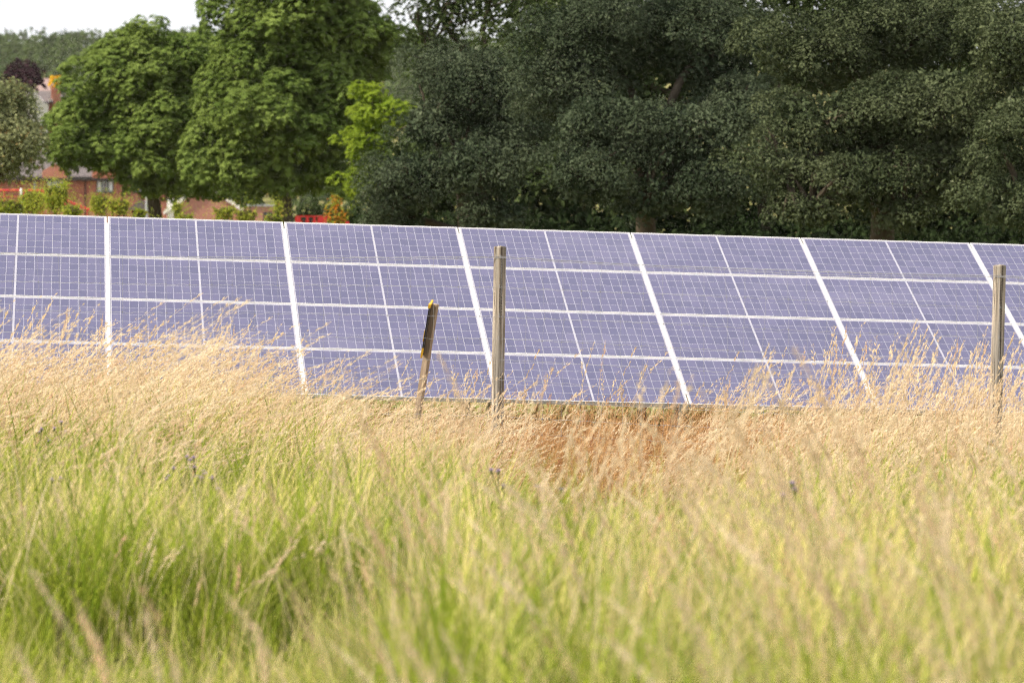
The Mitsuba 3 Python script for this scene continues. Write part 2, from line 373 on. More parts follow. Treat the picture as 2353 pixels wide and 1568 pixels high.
def puffs_of(lobes, step, rg, keep_back=.5):
    P, Nn, Rr = [], [], []
    for c, r in lobes:
        r = np.asarray(r, float)
        area = 4 * np.pi * ((r[0] * r[1]) ** 1.6 + (r[0] * r[2]) ** 1.6 + (r[1] * r[2]) ** 1.6) ** (1 / 1.6) / 3 ** (1 / 1.6)
        n = int(area / step ** 2 * 1.5)
        d = sphere_dirs(rg, n)
        keep = (d[:, 1] < .15) | (rg.random(n) < keep_back)
        keep &= (d[:, 2] > (-.35 if r[2] < .8 * r[0] else -.75))
        d = d[keep]
        f = rg.uniform(.80, 1.05, len(d))[:, None]
        p = c + d * r * f
        # not deep inside another lobe
        ok = np.ones(len(p), bool)
        for c2, r2 in lobes:
            if c2 is c or np.abs(c2 - c).max() > 2 * max(r[0], r2[0]): continue
            ok &= (((p - c2) / np.asarray(r2)) ** 2).sum(1) > .55
        P.append(p[ok]); Nn.append(unit(d[ok] / r)); Rr.append(step * rg.uniform(.55, 1.05, ok.sum()))
    return np.vstack(P), np.vstack(Nn), np.concatenate(Rr)
def boughs(lobes, size, rg, flat=.6):
    out = []
    for c, r in lobes:
        r = np.asarray(r, float); rm = (r[0] * r[1] * r[2]) ** (1 / 3)
        n = max(4, int(.95 * 4 * math.pi * rm ** 2 / (math.pi * size ** 2)))
        i = np.arange(n) + rg.uniform(0, 1)
        z = 1 - 2 * (i + .5) / (n + 1); a = i * 2.39996 + rg.normal(0, .25, n)
        d = np.stack([np.sqrt(np.maximum(0, 1 - z * z)) * np.cos(a), np.sqrt(np.maximum(0, 1 - z * z)) * np.sin(a), z], -1) + rg.normal(0, .12, (n, 3))
        for q in range(n):
            if d[q, 1] > .45 and rg.random() < .6: continue
            b = min(size * rg.uniform(.6, 1.35), .62 * r.min())
            f = rg.uniform(.62, 1.04)
            p = c + d[q] * np.maximum(r - .65 * b, .35 * r) * f
            if d[q, 2] < -.8: continue
            out.append((p, (b * 1.1, b, b * flat * rg.uniform(.8, 1.2))))
    return out
def crown_leaves(lobes, step, per, leaf, rg, seed, hand=False, droop=.35, core=1.0, size_var=.3, keep_back=.5, scatter=0., bough=None, flat=.6):
    P, Nn, Rr = puffs_of(boughs(lobes, bough, rg, flat) if bough else lobes, step, rg, keep_back)
    n = np.maximum(4, (per * (Rr / step) ** 2).astype(int))
    idx = np.repeat(np.arange(len(P)), n)
    d = sphere_dirs(rg, len(idx))
    d = unit(d + Nn[idx] * .45 + np.array([0, 0, .40]))
    rad = Rr[idx] * rg.uniform(.55, 1.08, len(idx)) ** .7
    off = d * rad[:, None] * np.array([1., 1., .72])
    hz = np.hypot(off[:, 0], off[:, 1]) / Rr[idx]
    off[:, 2] -= droop * Rr[idx] * hz ** 2
    pos = P[idx] + off + rg.normal(0, 1, off.shape) * scatter
    nrm = unit(d * .75 + np.array([0, 0, .85]) + rg.normal(0, .30, (len(idx), 3)))
    ax = unit(np.cross(nrm, sphere_dirs(rg, len(idx)))) + d * .5 - np.array([0, 0, .25])
    Ls = leaf[0] * rg.uniform(1 - size_var, 1 + size_var, len(idx))
    parts = [palm(pos, ax, nrm, Ls, rg, seed) if hand else leaf_quads(pos, ax, nrm, Ls, Ls * leaf[1], .2, seed)]
    # leaves in the crown's depth
    for q_, (c, r) in enumerate(lobes):
        m = int(core * 60 * (r[0] * r[2]) ** .9 / min(.36, leaf[0] * 1.7) ** 2 * .5)
        if m < 1: continue
        dd = sphere_dirs(rg, m) * (rg.uniform(.15, .55, m) ** .5)[:, None]
        pp = c + dd * np.asarray(r)
        nn = sphere_dirs(rg, m); aa = sphere_dirs(rg, m)
        parts.append(leaf_quads(pp, np.cross(nn, aa), nn, rg.uniform(.8, 1.3, m) * min(.36, leaf[0] * 1.7), rg.uniform(.6, 1.0, m) * min(.25, leaf[0] * 1.2), .1, seed + q_))
    return join(parts), P
def limb(a, b, r0, r1, rg, bend=.12, n=7):
    t = np.linspace(0, 1, n)[:, None]; L = np.linalg.norm(b - a)
    k = rg.normal(0, bend * L, 3)
    p = a * (1 - t) + b * t + k * (t * (1 - t)) * 1.6 + np.array([0, 0, .18 * L]) * (t * (1 - t))
    p[1:-1] += rg.normal(0, .012 * L, (n - 2, 3))
    return tube(p, (r0 + (r1 - r0) * t[:, 0]), 7)
def tree(name, label, base, top, r0, lobes, mat, leaf, step, per, seed, group=None, catg='tree', **kw):
    rg = np.random.default_rng(seed)
    k = thing(name, label, catg, group)
    (v, f, u), P = crown_leaves(lobes, step, per, leaf, rg, seed, **kw)
    base = np.asarray(base, float); top = np.asarray(top, float)
    t = np.linspace(0, 1, 12)[:, None]
    p = base * (1 - t) + top * t; p[:, :2] += (np.sin(t * 5 + seed) * .12 * r0 * 3)
    p[0, 2] -= .4
    rad = r0 * (1.0 - .55 * t[:, 0] + .45 * np.exp(-t[:, 0] * 14))
    m = tube(p, rad, 14); m.vertices += ((meshkit.fbm(m.vertices * np.array([5, 5, 1.2]), 3, seed)[:, None] - .5) * .3 * r0)
    obj('trunk', m, 'm_bark', k, smooth=True)
    br = []
    for c, r in lobes:
        a = p[rg.integers(7, 11)]
        br.append(limb(a, np.asarray(c, float), r0 * .45, r0 * .2, rg))
        near = P[np.argsort(((P - c) ** 2).sum(1))[:40]]
        for b in near[rg.permutation(len(near))[:9]]:
            br.append(limb(np.asarray(c, float), b, r0 * .2, r0 * .04, rg))
    obj('branches', cat(br), 'm_bark', k, smooth=True)
    kk = obj('crown', (v, f), mat, k, uv=u)
    return k
def leafcol(a, b, odd=None, oddp=.0):
    def fn(p, n, uv):
        c = mix(a, b, .2 + .6 * (.45 * uv.x + .55 * smoothstep(.3, .7, fbm(p.x * .9, p.y * .9, p.z * .9))))
        c = c * (.85 + .30 * fbm(p.x * .35, p.y * .35, p.z * .35))
        if odd: c = mix(c, odd, smoothstep(1 - oddp, 1 - oddp * .6, cell_rand(uv.x * 7211.)))
        return c
    return proc(fn)
leafmat('m_leaf_chestnut', leafcol((.062, .112, .022), (.225, .295, .078)), .5, .5, 1.35)
leafmat('m_leaf_lime', leafcol((.13, .215, .018), (.29, .36, .05)), .9, .5)
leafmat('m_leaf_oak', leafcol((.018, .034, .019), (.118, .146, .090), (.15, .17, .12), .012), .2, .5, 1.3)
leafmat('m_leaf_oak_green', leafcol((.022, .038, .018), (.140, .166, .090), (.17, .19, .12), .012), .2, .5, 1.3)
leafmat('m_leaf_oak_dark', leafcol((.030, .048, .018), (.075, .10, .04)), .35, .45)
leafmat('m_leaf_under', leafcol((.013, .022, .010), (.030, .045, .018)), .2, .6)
leafmat('m_leaf_grey', leafcol((.12, .145, .06), (.30, .32, .17), (.30, .22, .10), .06), .5, .5)
leafmat('m_leaf_autumn', leafcol((.15, .20, .03), (.34, .34, .05), (.55, .20, .03), .35), .8, .5)
leafmat('m_leaf_shrub', leafcol((.17, .25, .025), (.46, .48, .08), (.42, .30, .08), .10), .9, .5)
leafmat('m_leaf_hill', leafcol((.045, .075, .030), (.095, .125, .045)), .4, .6)
leafmat('m_leaf_copper', leafcol((.030, .015, .022), (.052, .026, .036)), .3, .5)
leafmat('m_leaf_yellow', leafcol((.55, .34, .01), (.70, .45, .02)), .6, .5)

def lobe(px, py, d, rx, rz, dy=0., ry=None):
    s = d / F
    return (at(px, py, d) + np.array([0, dy, 0]), (rx * s, (ry or .5 * (rx + rz)) * s, rz * s))
def base_at(px, d):
    p = at(px, 784, d); return np.array([p[0], d, float(ground_z(p[0], d))])

D = 150
tree('broadleaf_tree', 'rounded deep green broadleaf tree with a dark trunk, in front of the brick house', base_at(372, D), at(350, 330, D), .36,
     [lobe(330, 190, D, 150, 135), lobe(225, 300, D, 115, 120, 1), lobe(385, 330, D, 110, 125, -1), lobe(440, 190, D, 90, 125, 1.5), lobe(235, 350, D, 70, 55, -1), lobe(330, 105, D, 75, 50), lobe(320, 395, D, 85, 45), lobe(440, 415, D, 80, 55, 1), lobe(450, 150, D, 85, 95, 1), lobe(372, 425, D, 70, 40, -1), lobe(165, 348, D, 62, 58, -1)],
     'm_leaf_chestnut', (.18, 1), .42, 19, 101, hand=True, bough=.72, flat=.85)
D = 143
tree('broadleaf_tree', 'tallest green broadleaf tree with a thick dark trunk, left of the dark evergreen trees', base_at(662, D), at(660, 260, D), .44,
     [lobe(690, 70, D, 185, 150), lobe(585, 200, D, 125, 130, 1), lobe(785, 125, D, 142, 125, 1), lobe(752, 265, D, 108, 118, 0), lobe(640, 300, D, 130, 125, -1.5), lobe(510, 330, D, 80, 95), lobe(590, 410, D, 100, 60, -1), lobe(725, 395, D, 85, 62), lobe(565, 452, D, 45, 28, -1), lobe(660, -60, D, 130, 100), lobe(590, 60, D, 75, 80)],
     'm_leaf_chestnut', (.18, 1), .42, 19, 102, hand=True, bough=.72, flat=.85)
D = 118
tree('whitebeam_tree', 'pale grey green leafy tree cut by the left edge of the photo', base_at(-40, D), at(-20, 330, D), .16,
     [lobe(-30, 270, D, 105, 95), lobe(50, 345, D, 52, 62, -1), lobe(-20, 380, D, 100, 55), lobe(30, 238, D, 38, 46), lobe(72, 312, D, 30, 36)], 'm_leaf_grey', (.13, .6), .42, 46, 103)
D = 122
tree('lime_tree', 'bright yellow green tree between the tall broadleaf tree and the dark evergreens', base_at(868, D), at(868, 320, D), .12,
     [lobe(870, 265, D, 66, 62), lobe(838, 330, D, 46, 60, -.5), lobe(905, 262, D, 42, 34, -.5), lobe(826, 425, D, 40, 70, -.5), lobe(870, 400, D, 50, 80), lobe(850, 215, D, 30, 30)], 'm_leaf_lime', (.15, 1), .44, 26, 104, hand=True, bough=.7)
D = 108
tree('autumn_shrub', 'small shrub with orange and yellow tinged leaves beside the red barrier', base_at(775, D), at(778, 470, D), .05,
     [lobe(772, 478, D, 16, 22), lobe(784, 498, D, 16, 16), lobe(764, 508, D, 14, 14)], 'm_leaf_autumn', (.09, .6), .26, 26, 105, catg='shrub', core=.6)
OG = 'dark evergreen trees behind the array'
D = 112
tree('evergreen_tree', 'airy dark tree crown with sky showing through, at the top beside the sky gap', base_at(1080, D), at(1080, 100, D), .3,
     [lobe(1010, 30, D, 95, 60), lobe(1120, 10, D, 130, 75, 1), lobe(985, 110, D, 70, 55), lobe(1250, 40, D, 140, 110, 2)], 'm_leaf_oak_dark', (.17, .55), .62, 40, 106, core=.35, group=OG)
D = 88
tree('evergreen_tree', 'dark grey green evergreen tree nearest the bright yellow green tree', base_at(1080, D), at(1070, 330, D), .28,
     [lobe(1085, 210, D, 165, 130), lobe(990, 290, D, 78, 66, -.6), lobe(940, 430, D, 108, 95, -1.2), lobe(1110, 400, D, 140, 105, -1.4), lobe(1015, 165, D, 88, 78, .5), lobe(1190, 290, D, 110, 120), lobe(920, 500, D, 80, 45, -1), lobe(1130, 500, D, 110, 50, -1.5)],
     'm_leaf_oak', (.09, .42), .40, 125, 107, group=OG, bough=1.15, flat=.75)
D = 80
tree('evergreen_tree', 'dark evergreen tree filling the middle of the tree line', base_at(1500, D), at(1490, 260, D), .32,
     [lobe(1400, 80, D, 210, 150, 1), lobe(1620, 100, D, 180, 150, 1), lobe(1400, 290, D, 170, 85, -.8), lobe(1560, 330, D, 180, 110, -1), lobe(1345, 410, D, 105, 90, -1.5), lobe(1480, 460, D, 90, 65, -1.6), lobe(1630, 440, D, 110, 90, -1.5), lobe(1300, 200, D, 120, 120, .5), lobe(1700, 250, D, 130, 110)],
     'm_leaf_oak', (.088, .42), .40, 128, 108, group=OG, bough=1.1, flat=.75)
D = 72
tree('evergreen_tree', 'large mid green evergreen tree spreading over the right side', base_at(2050, D), at(2030, 240, D), .34,
     [lobe(1900, 110, D, 220, 130, 1), lobe(2130, 60, D, 230, 150, 1), lobe(1900, 290, D, 200, 95, -.8), lobe(2140, 260, D, 220, 130, -.8), lobe(1790, 400, D, 110, 75, -1.2), lobe(1960, 420, D, 150, 90, -1.4), lobe(2180, 410, D, 170, 110, -1.3), lobe(1850, 490, D, 90, 50, -1.5), lobe(2060, 500, D, 80, 50, -1.5)],
     'm_leaf_oak_green', (.08, .40), .37, 130, 109, group=OG, bough=1.0, flat=.75)
D = 69
tree('evergreen_tree', 'yellowish green evergreen tree at the right edge of the photo', base_at(2480, D), at(2460, 240, D), .34,
     [lobe(2330, 110, D, 130, 130), lobe(2340, 300, D, 110, 120, -.8), lobe(2450, 180, D, 170, 180, 1), lobe(2330, 470, D, 150, 85, -1), lobe(2440, 400, D, 140, 120)],
     'm_leaf_oak_green', (.08, .40), .37, 130, 110, group=OG, bough=1.0, flat=.75)
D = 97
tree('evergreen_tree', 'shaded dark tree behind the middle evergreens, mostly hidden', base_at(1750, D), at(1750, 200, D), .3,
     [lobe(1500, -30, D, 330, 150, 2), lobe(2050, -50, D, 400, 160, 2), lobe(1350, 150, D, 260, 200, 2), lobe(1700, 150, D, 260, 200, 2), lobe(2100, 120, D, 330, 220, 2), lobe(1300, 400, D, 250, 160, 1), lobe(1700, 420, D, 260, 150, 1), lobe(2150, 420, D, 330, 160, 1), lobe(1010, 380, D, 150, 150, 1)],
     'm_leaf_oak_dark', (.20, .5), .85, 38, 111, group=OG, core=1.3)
tree('dark_bush', 'dark green bush behind the red barrier, right of the thick trunk', base_at(740, 178), at(740, 488, 178), .08,
     [lobe(735, 492, 178, 50, 24), lobe(790, 496, 178, 40, 26), lobe(700, 500, 178, 30, 18)], 'm_leaf_oak_dark', (.16, .6), .45, 30, 131, catg='bush')
SH = [(20, 478, 94, 40, 20, 'broad yellow green shrub at the far left below the red railing'),
      (75, 462, 98, 30, 26, 'darker yellow green shrub beside the white post'),
      (128, 452, 96, 26, 34, 'tallest yellow green shrub, reaching up in front of the left window'),
      (165, 486, 93, 20, 14, 'low yellow green shrub right of the tallest one'),
      (228, 468, 99, 20, 22, 'feathery pale green shrub under the middle house window'),
      (272, 474, 95, 26, 18, 'round yellow green shrub left of the lamp column'),
      (322, 492, 92, 10, 14, 'thin green sprig at the foot of the lamp column'),
      (407, 484, 97, 7, 18, 'narrow upright shrub right of the first dark trunk'),
      (425, 502, 95, 20, 9, 'low pale shrub right of the first dark trunk'),
      (515, 490, 98, 26, 15, 'yellowish shrub halfway between the two dark trunks'),
      (565, 494, 98, 24, 12, 'yellowish shrub just left of the pale extension'),
      (637, 482, 101, 6, 20, 'thin upright sprig left of the thick trunk'),
      (628, 502, 96, 18, 9, 'low green shrub left of the thick trunk')]
for q_, (px, py, d, rx, rz, lab) in enumerate(SH):
    tree('shrub', lab, base_at(px, d), at(px, py, d), .03,
         [lobe(px, py, d, rx, rz), lobe(px + .3 * rx, py + .5 * rz, d, rx * .8, rz * .8), lobe(px - .5 * rx, py + .4 * rz, d, rx * .4, rz * .9)] + [lobe(px + rx * math.sin(q_ * 7 + e * 2.3) * .9, py - rz * (.35 + .25 * math.sin(q_ + e * 5)), d, max(3, rx * .11), rz * (.45 + .3 * math.sin(e * 3.1 + q_))) for e in range(9)], 'm_leaf_shrub', (.062, .5), .17, 13, 300 + q_, 'yellow green shrubs behind the array', 'shrub', core=.6, scatter=.15)

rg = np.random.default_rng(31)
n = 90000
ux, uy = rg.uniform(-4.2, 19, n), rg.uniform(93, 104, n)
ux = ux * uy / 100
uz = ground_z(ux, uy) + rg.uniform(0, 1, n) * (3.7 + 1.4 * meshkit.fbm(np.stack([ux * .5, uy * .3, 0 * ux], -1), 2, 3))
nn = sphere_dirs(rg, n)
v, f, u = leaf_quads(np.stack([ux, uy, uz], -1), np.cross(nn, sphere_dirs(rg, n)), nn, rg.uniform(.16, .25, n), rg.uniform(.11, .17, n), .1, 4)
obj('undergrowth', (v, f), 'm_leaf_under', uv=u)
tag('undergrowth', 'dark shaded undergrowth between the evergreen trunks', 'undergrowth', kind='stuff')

# ------------------------------------------------------------------ the far slope: woods, houses
rg = np.random.default_rng(5)
parts = []
nC = 900
cx = rg.uniform(-330, 40, nC); cy = rg.uniform(760, 1560, nC)
cz = ground_z(cx, cy)
for q_ in range(nC):
    r = rg.uniform(4.0, 7.0); n = 90
    d = sphere_dirs(rg, n); d[:, 2] = np.abs(d[:, 2]) * 1.0 - .25
    d = unit(d)
    pos = np.array([cx[q_], cy[q_], cz[q_] + r * .95]) + d * r * np.array([1, 1, 1.15]) * rg.uniform(.72, 1.06, (n, 1))
    nr = unit(d + rg.normal(0, .5, (n, 3)))
    v, f, u = leaf_quads(pos, np.cross(nr, sphere_dirs(rg, n)), nr, rg.uniform(1.6, 2.8, n), rg.uniform(1.3, 2.2, n), .2, q_)
    u[:, 0] = np.clip(rg.random() * .8 + .2 * u[:, 0], 0, 1)
    parts.append((v, f, u))
v, f, u = join(parts)
obj('hillside_wood', (v, f), 'm_leaf_hill', uv=u)
tag('hillside_wood', 'dense bluish green wood covering the far hillside', 'wood', kind='stuff')

def window(parent, x0, x1, z0, z1, yw, curtains=True, lights=2):
    """Window in a wall whose face is at yw (camera side is smaller y)."""
    t = .07
    fr = [box(x0, x1, yw - .02, yw + .09, z1 - t, z1), box(x0, x1, yw - .02, yw + .09, z0, z0 + t), box(x0, x0 + t, yw - .02, yw + .09, z0 + t, z1 - t), box(x1 - t, x1, yw - .02, yw + .09, z0 + t, z1 - t)]
    w = obj('window', cat(fr), 'm_winframe', parent)
    for q_ in range(1, lights):
        xm = x0 + (x1 - x0) * q_ / lights
        obj('mullion', box(xm - .035, xm + .035, yw - .01, yw + .08, z0 + t, z1 - t), 'm_winframe', w)
    for q_ in range(lights):
        a, b = x0 + (x1 - x0) * q_ / lights + .05, x0 + (x1 - x0) * (q_ + 1) / lights - .05
        obj('pane', quads(np.array([[[a, yw + .03, z0 + t], [b, yw + .03, z0 + t], [b, yw + .03, z1 - t], [a, yw + .03, z1 - t]]])), 'm_pane', w)
    if curtains:
        xs = np.linspace(x0 + t, x1 - t, 40); yy = yw + .13 + .03 * np.sin(xs * 28)
        for a, b in ((0, 17), (23, 40)) if curtains == 2 else ((0, 40),):
            V = np.concatenate([np.stack([xs[a:b], yy[a:b], np.full(b - a, z0 + t)], -1), np.stack([xs[a:b], yy[a:b], np.full(b - a, z1 - t)], -1)])
            n = b - a; i = np.arange(n - 1)
            obj('curtain', trimesh.Trimesh(V, np.vstack([np.stack([i, i + 1, i + n + 1], -1), np.stack([i, i + n + 1, i + n], -1)]), process=False), 'm_curtain', w)
    obj('sill', box(x0 - .06, x1 + .06, yw - .07, yw - .021, z0 - .08, z0), 'm_winframe', w)
def wall_with_holes(x0, x1, z0, z1, y0, y1, holes):
    from shapely.geometry import Polygon, box as sb
    from shapely.ops import unary_union
    P = Polygon([(x0, z0), (x1, z0), (x1, z1), (x0, z1)]) if not isinstance(x0, list) else Polygon(x0)
    for h in holes: P = P.difference(sb(h[0], h[2], h[1], h[3]))
    ms = []
    for g in getattr(P, 'geoms', [P]):
        m = trimesh.creation.extrude_polygon(g, y1 - y0, engine='earcut'); v = m.vertices.copy()
        m.vertices = np.stack([v[:, 0], y1 - v[:, 2], v[:, 1]], -1); ms.append(m)
    return cat(ms)
D = 300.0
def X(px, d=D): return at(px, 784, d)[0]
def Z(py, d=D): return at(0, py, d)[2]
hs = thing('terraced_house', 'long red brick house with dark framed windows and white curtains, behind the left trees', 'house')
wins = [(X(107), X(146.5), Z(442), Z(414)), (X(221), X(261), Z(442), Z(414)), (X(306), X(346), Z(442), Z(414))]
gz = float(ground_z(X(200), D)) - 1
eav = Z(409)
door = (X(304), X(333), gz, Z(483))
obj('wall', cat([wall_with_holes(X(-90), X(384), gz, eav, D, D + .3, wins + [door]), box(X(-90), X(-90) + .3, D + .3, D + 8, gz, eav), box(X(384) - .3, X(384), D + .3, D + 8, gz, eav), box(X(-90) + .3, X(384) - .3, D + 8, D + 8.3, gz, eav)]), 'm_brick', hs)
rdg = Z(345)
rf = obj('roof', cat([trimesh.Trimesh([(X(-92), D - .35, eav - .05), (X(386), D - .35, eav - .05), (X(386), D + 4.1, rdg), (X(-92), D + 4.1, rdg), (X(-92), D + 8.6, eav - .05), (X(386), D + 8.6, eav - .05),
     (X(-92), D - .35, eav + .1), (X(386), D - .35, eav + .1), (X(386), D + 4.1, rdg + .15), (X(-92), D + 4.1, rdg + .15), (X(-92), D + 8.6, eav + .1), (X(386), D + 8.6, eav + .1)],
     [(6, 7, 8), (6, 8, 9), (9, 8, 11), (9, 11, 10), (0, 1, 7), (0, 7, 6), (0, 2, 1), (0, 3, 2), (3, 5, 2), (3, 4, 5), (4, 10, 11), (4, 11, 5), (1, 2, 8), (1, 8, 7), (2, 5, 11), (2, 11, 8), (0, 6, 9), (0, 9, 3), (3, 9, 10), (3, 10, 4)], process=False)]), 'm_roof', hs)
obj('fascia', box(X(-92), X(386), D - .40, D - .351, eav - .22, eav + .06), 'm_winframe', hs)
for w, c in zip(wins, (1, 2, 2)):
    window(hs, *w, D + .05, c, 3 if c == 1 else 3)
    xm = (w[0] + w[1]) / 2; hw = (w[1] - w[0]) / 2 + .28
    zt = Z(393)
    obj('gable', prism([(xm - hw, eav - .02), (xm + hw, eav - .02), (xm + hw, zt), (xm, zt + .55), (xm - hw, zt)], D - .42, D + 3.), 'm_brick', hs)
for px, m in ((80, 'm_greymetal'), (284, 'm_winframe'), (196, 'm_winframe')):
    obj('downpipe', tube([(X(px), D - .06, gz), (X(px), D - .06, eav)], .05 if px != 80 else .09, 8), m, hs)
pr = prism([(X(298), Z(483)), (X(337), Z(483)), (X(335), Z(462)), (X(322), Z(461))], D - 1.2, D - .01)
obj('porch_roof', pr, 'm_roof', hs)
obj('door', box(door[0], door[1], D + .12, D + .18, gz, door[3]), 'm_dark', hs)
D2 = 291.0
h2 = thing('gable_house', 'red brick gable house with a pale sloping verge, seen between the two left trunks', 'house')
x0, x1, xa = X(385, D2), X(558, D2), X(471, D2)
z0, ze, za = gz, Z(482, D2), Z(424, D2)
obj('wall', cat([prism([(x0, z0), (x1, z0), (x1, ze), (xa, za), (x0, ze)], D2, D2 + .3), box(x0, x0 + .3, D2 + .3, D2 + 7, z0, ze), box(x1 - .3, x1, D2 + .3, D2 + 7, z0, ze)]), 'm_brick_pale', h2)
def slope(xa_, za_, xb, zb, y0, y1, t):
    return prism([(xa_, za_), (xb, zb), (xb, zb + t), (xa_, za_ + t)], y0, y1)
obj('roof', cat([slope(xa, za + .01, x1 + .3, ze - .28, D2 - .15, D2 + 7.2, .16), prism([(x0 - .3, ze - .28), (xa - .001, za + .01), (xa - .001, za + .17), (x0 - .3, ze - .12)], D2 - .15, D2 + 7.2)]), 'm_roof', h2)
obj('verge_board', cat([slope(xa, za - .1, x1 + .3, ze - .39, D2 - .24, D2 - .155, .30), prism([(x0 - .3, ze - .39), (xa - .001, za - .1), (xa - .001, za + .2), (x0 - .3, ze - .09)], D2 - .24, D2 - .155)]), 'm_render', h2)
obj('pale_panel', box(X(384, D2), X(399, D2), D2 - .07, D2 - .004, z0, Z(455, D2)), 'm_render', h2)
D3 = 286.0
h3 = thing('flat_extension', 'low pale pink brick extension with a dark window, left of the thick trunk', 'building')
x0, x1 = X(559, D3), X(640, D3); zt = Z(474, D3)
hw = (X(604, D3), X(627, D3), Z(512, D3), Z(487, D3))
obj('wall', cat([wall_with_holes(x0, x1, gz, zt, D3, D3 + .3, [hw]), box(x0, x0 + .3, D3 + .3, D3 + 5, gz, zt), box(x1 - .3, x1, D3 + .3, D3 + 5, gz, zt)]), 'm_brick_pale', h3)
obj('coping', box(x0 - .1, x1 + .1, D3 - .12, D3 + 5.1, zt, zt + .14), 'm_greymetal', h3)
window(h3, *hw, D3 + .05, 0, 2)
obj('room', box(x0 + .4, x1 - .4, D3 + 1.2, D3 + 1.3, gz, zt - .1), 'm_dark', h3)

D4 = 450.0
h4 = thing('hillside_house', 'house with brown tiled roofs, white gable and brick chimney high on the left slope', 'house')
def X4(p): return X(p, D4)
def Z4(p): return Z(p, D4)
g4 = float(ground_z(X4(90), D4)) - 1
obj('wall', cat([box(X4(74), X4(120), D4 + 4, D4 + 12, g4, Z4(204)), box(X4(50), X4(140), D4 - 2.5, D4 + 3.9, g4, Z4(240))]), 'm_brick', h4)
obj('roof', trimesh.Trimesh([(X4(70), D4 + 3.5, Z4(205)), (X4(123.5), D4 + 3.5, Z4(205)), (X4(114.5), D4 + 8, Z4(170)), (X4(79), D4 + 8, Z4(170)), (X4(70), D4 + 12.5, Z4(205)), (X4(123.5), D4 + 12.5, Z4(205))],
    [(0, 1, 2), (0, 2, 3), (1, 5, 2), (0, 3, 4), (3, 2, 5), (3, 5, 4), (0, 4, 5), (0, 5, 1)], process=False), 'm_roof_brown', h4)
obj('front_roof', trimesh.Trimesh([(X4(46), D4 - 3, Z4(241)), (X4(143), D4 - 3, Z4(241)), (X4(142), D4 + 2.5, Z4(205.5)), (X4(47), D4 + 2.5, Z4(205.5)), (X4(46), D4 + 3.4, Z4(241)), (X4(143), D4 + 3.4, Z4(241))],
    [(0, 1, 2), (0, 2, 3), (1, 5, 2), (0, 3, 4), (3, 2, 5), (3, 5, 4)], process=False), 'm_roof', h4)
obj('ridge_tiles', box(X4(79), X4(114.5), D4 + 7.9, D4 + 8.1, Z4(170), Z4(168.6)), 'm_roof_brown', h4)
obj('gable', prism([(X4(57), Z4(242)), (X4(113), Z4(242)), (X4(84), Z4(216))], D4 - 3.4, D4 - 1), 'm_render', h4)
obj('white_wall', box(X4(60), X4(118), D4 - 3.38, D4 - 2.55, g4, Z4(243)), 'm_render', h4)
ch = obj('chimney', box(X4(122), X4(131), D4 - 2.0, D4 - .8, Z4(241), Z4(204)), 'm_brick', h4)
obj('chimney_pot', cat([tube([(X4(125), D4 - 1.4, Z4(204)), (X4(125), D4 - 1.4, Z4(202))], .12, 8), tube([(X4(128), D4 - 1.4, Z4(204)), (X4(128), D4 - 1.4, Z4(202))], .12, 8)]), 'm_brick', ch)
obj('side_gable', prism([(X4(131), g4), (X4(146), g4), (X4(146), Z4(214)), (X4(138), Z4(209)), (X4(131), Z4(218))], D4 - 3.6, D4 - 3.05), 'm_brick', h4)
obj('roof_window', box(X4(119.5), X4(126), D4 - 3.2, D4 - 2.2, Z4(236), Z4(232)), 'm_render', h4)
tree('copper_beech', 'dark purple leaved tree beside the brown roofed house on the slope', base_at(55, 445), at(58, 190, 445), .2,
     [lobe(50, 172, 445, 26, 26), lobe(76, 190, 445, 18, 18, -3), lobe(30, 160, 445, 16, 18), lobe(70, 175, 445, 12, 14)], 'm_leaf_copper', (.75, .7), 1.0, 22, 120, core=.1)
tree('yellow_shrub', 'small bright yellow tree right of the brown roofed house', base_at(131, 452), at(131, 192, 452), .12,
     [lobe(131, 190, 452, 14, 9)], 'm_leaf_yellow', (.5, .7), .7, 22, 121, catg='shrub', core=.1)

# ------------------------------------------------------------------ railings, posts, lamp column
DR = 205.0
def PR(px, py, d=DR): return at(px, py, d)
rl = thing('red_railing', 'red metal handrail stepping down a ramp in front of the brick house at far left', 'railing')
g_r = float(ground_z(X(60, DR), DR))
obj('top_rail', tube([PR(-60, 437.5), PR(97, 437.5)], .055, 8), 'm_red', rl)
obj('lower_rail', tube([PR(-60, 452), PR(97, 452)], .018, 8), 'm_red', rl)
obj('sloping_rail', tube([PR(97, 440), PR(140, 456), PR(200, 480), PR(232, 492)], .06, 8), 'm_red', rl)
for px, top in ((97, 437), (55, 437), (10, 437), (-40, 437), (150, 461), (200, 481)):
    p = PR(px, top); obj('upright', tube([(p[0], DR, g_r - .3), (p[0], DR, p[2])], .05 if px == 97 else .03, 8), 'm_red', rl)
obj('gate_plate', box(PR(94, 0)[0], PR(99.5, 0)[0], DR - .03, DR + .03, PR(0, 448)[2], PR(0, 436)[2]), 'm_red', rl)
wp = thing('white_post', 'short white post below the red railing at far left', 'post')
p = PR(48.5, 436, 180); gzz = float(ground_z(p[0], 180))
obj('shaft', tube([(p[0], 180, gzz - .2), (p[0], 180, p[2])], .06, 10), 'm_white', wp)
obj('cap', trimesh.creation.icosphere(2, .065).apply_translation((p[0], 180, p[2])), 'm_white', wp)
lc = thing('lamp_column', 'plain grey lamp column rising into the leaves left of the first dark trunk', 'lamp post')
p = PR(337, 380, 190); gzz = float(ground_z(p[0], 190))
obj('column', tube([(p[0], 190, gzz - .2), (p[0], 190, gzz + 1.2), (p[0], 190, gzz + 1.25), (p[0], 190, p[2] + 1.0)], [.10, .10, .075, .055], 12), 'm_greymetal', lc)
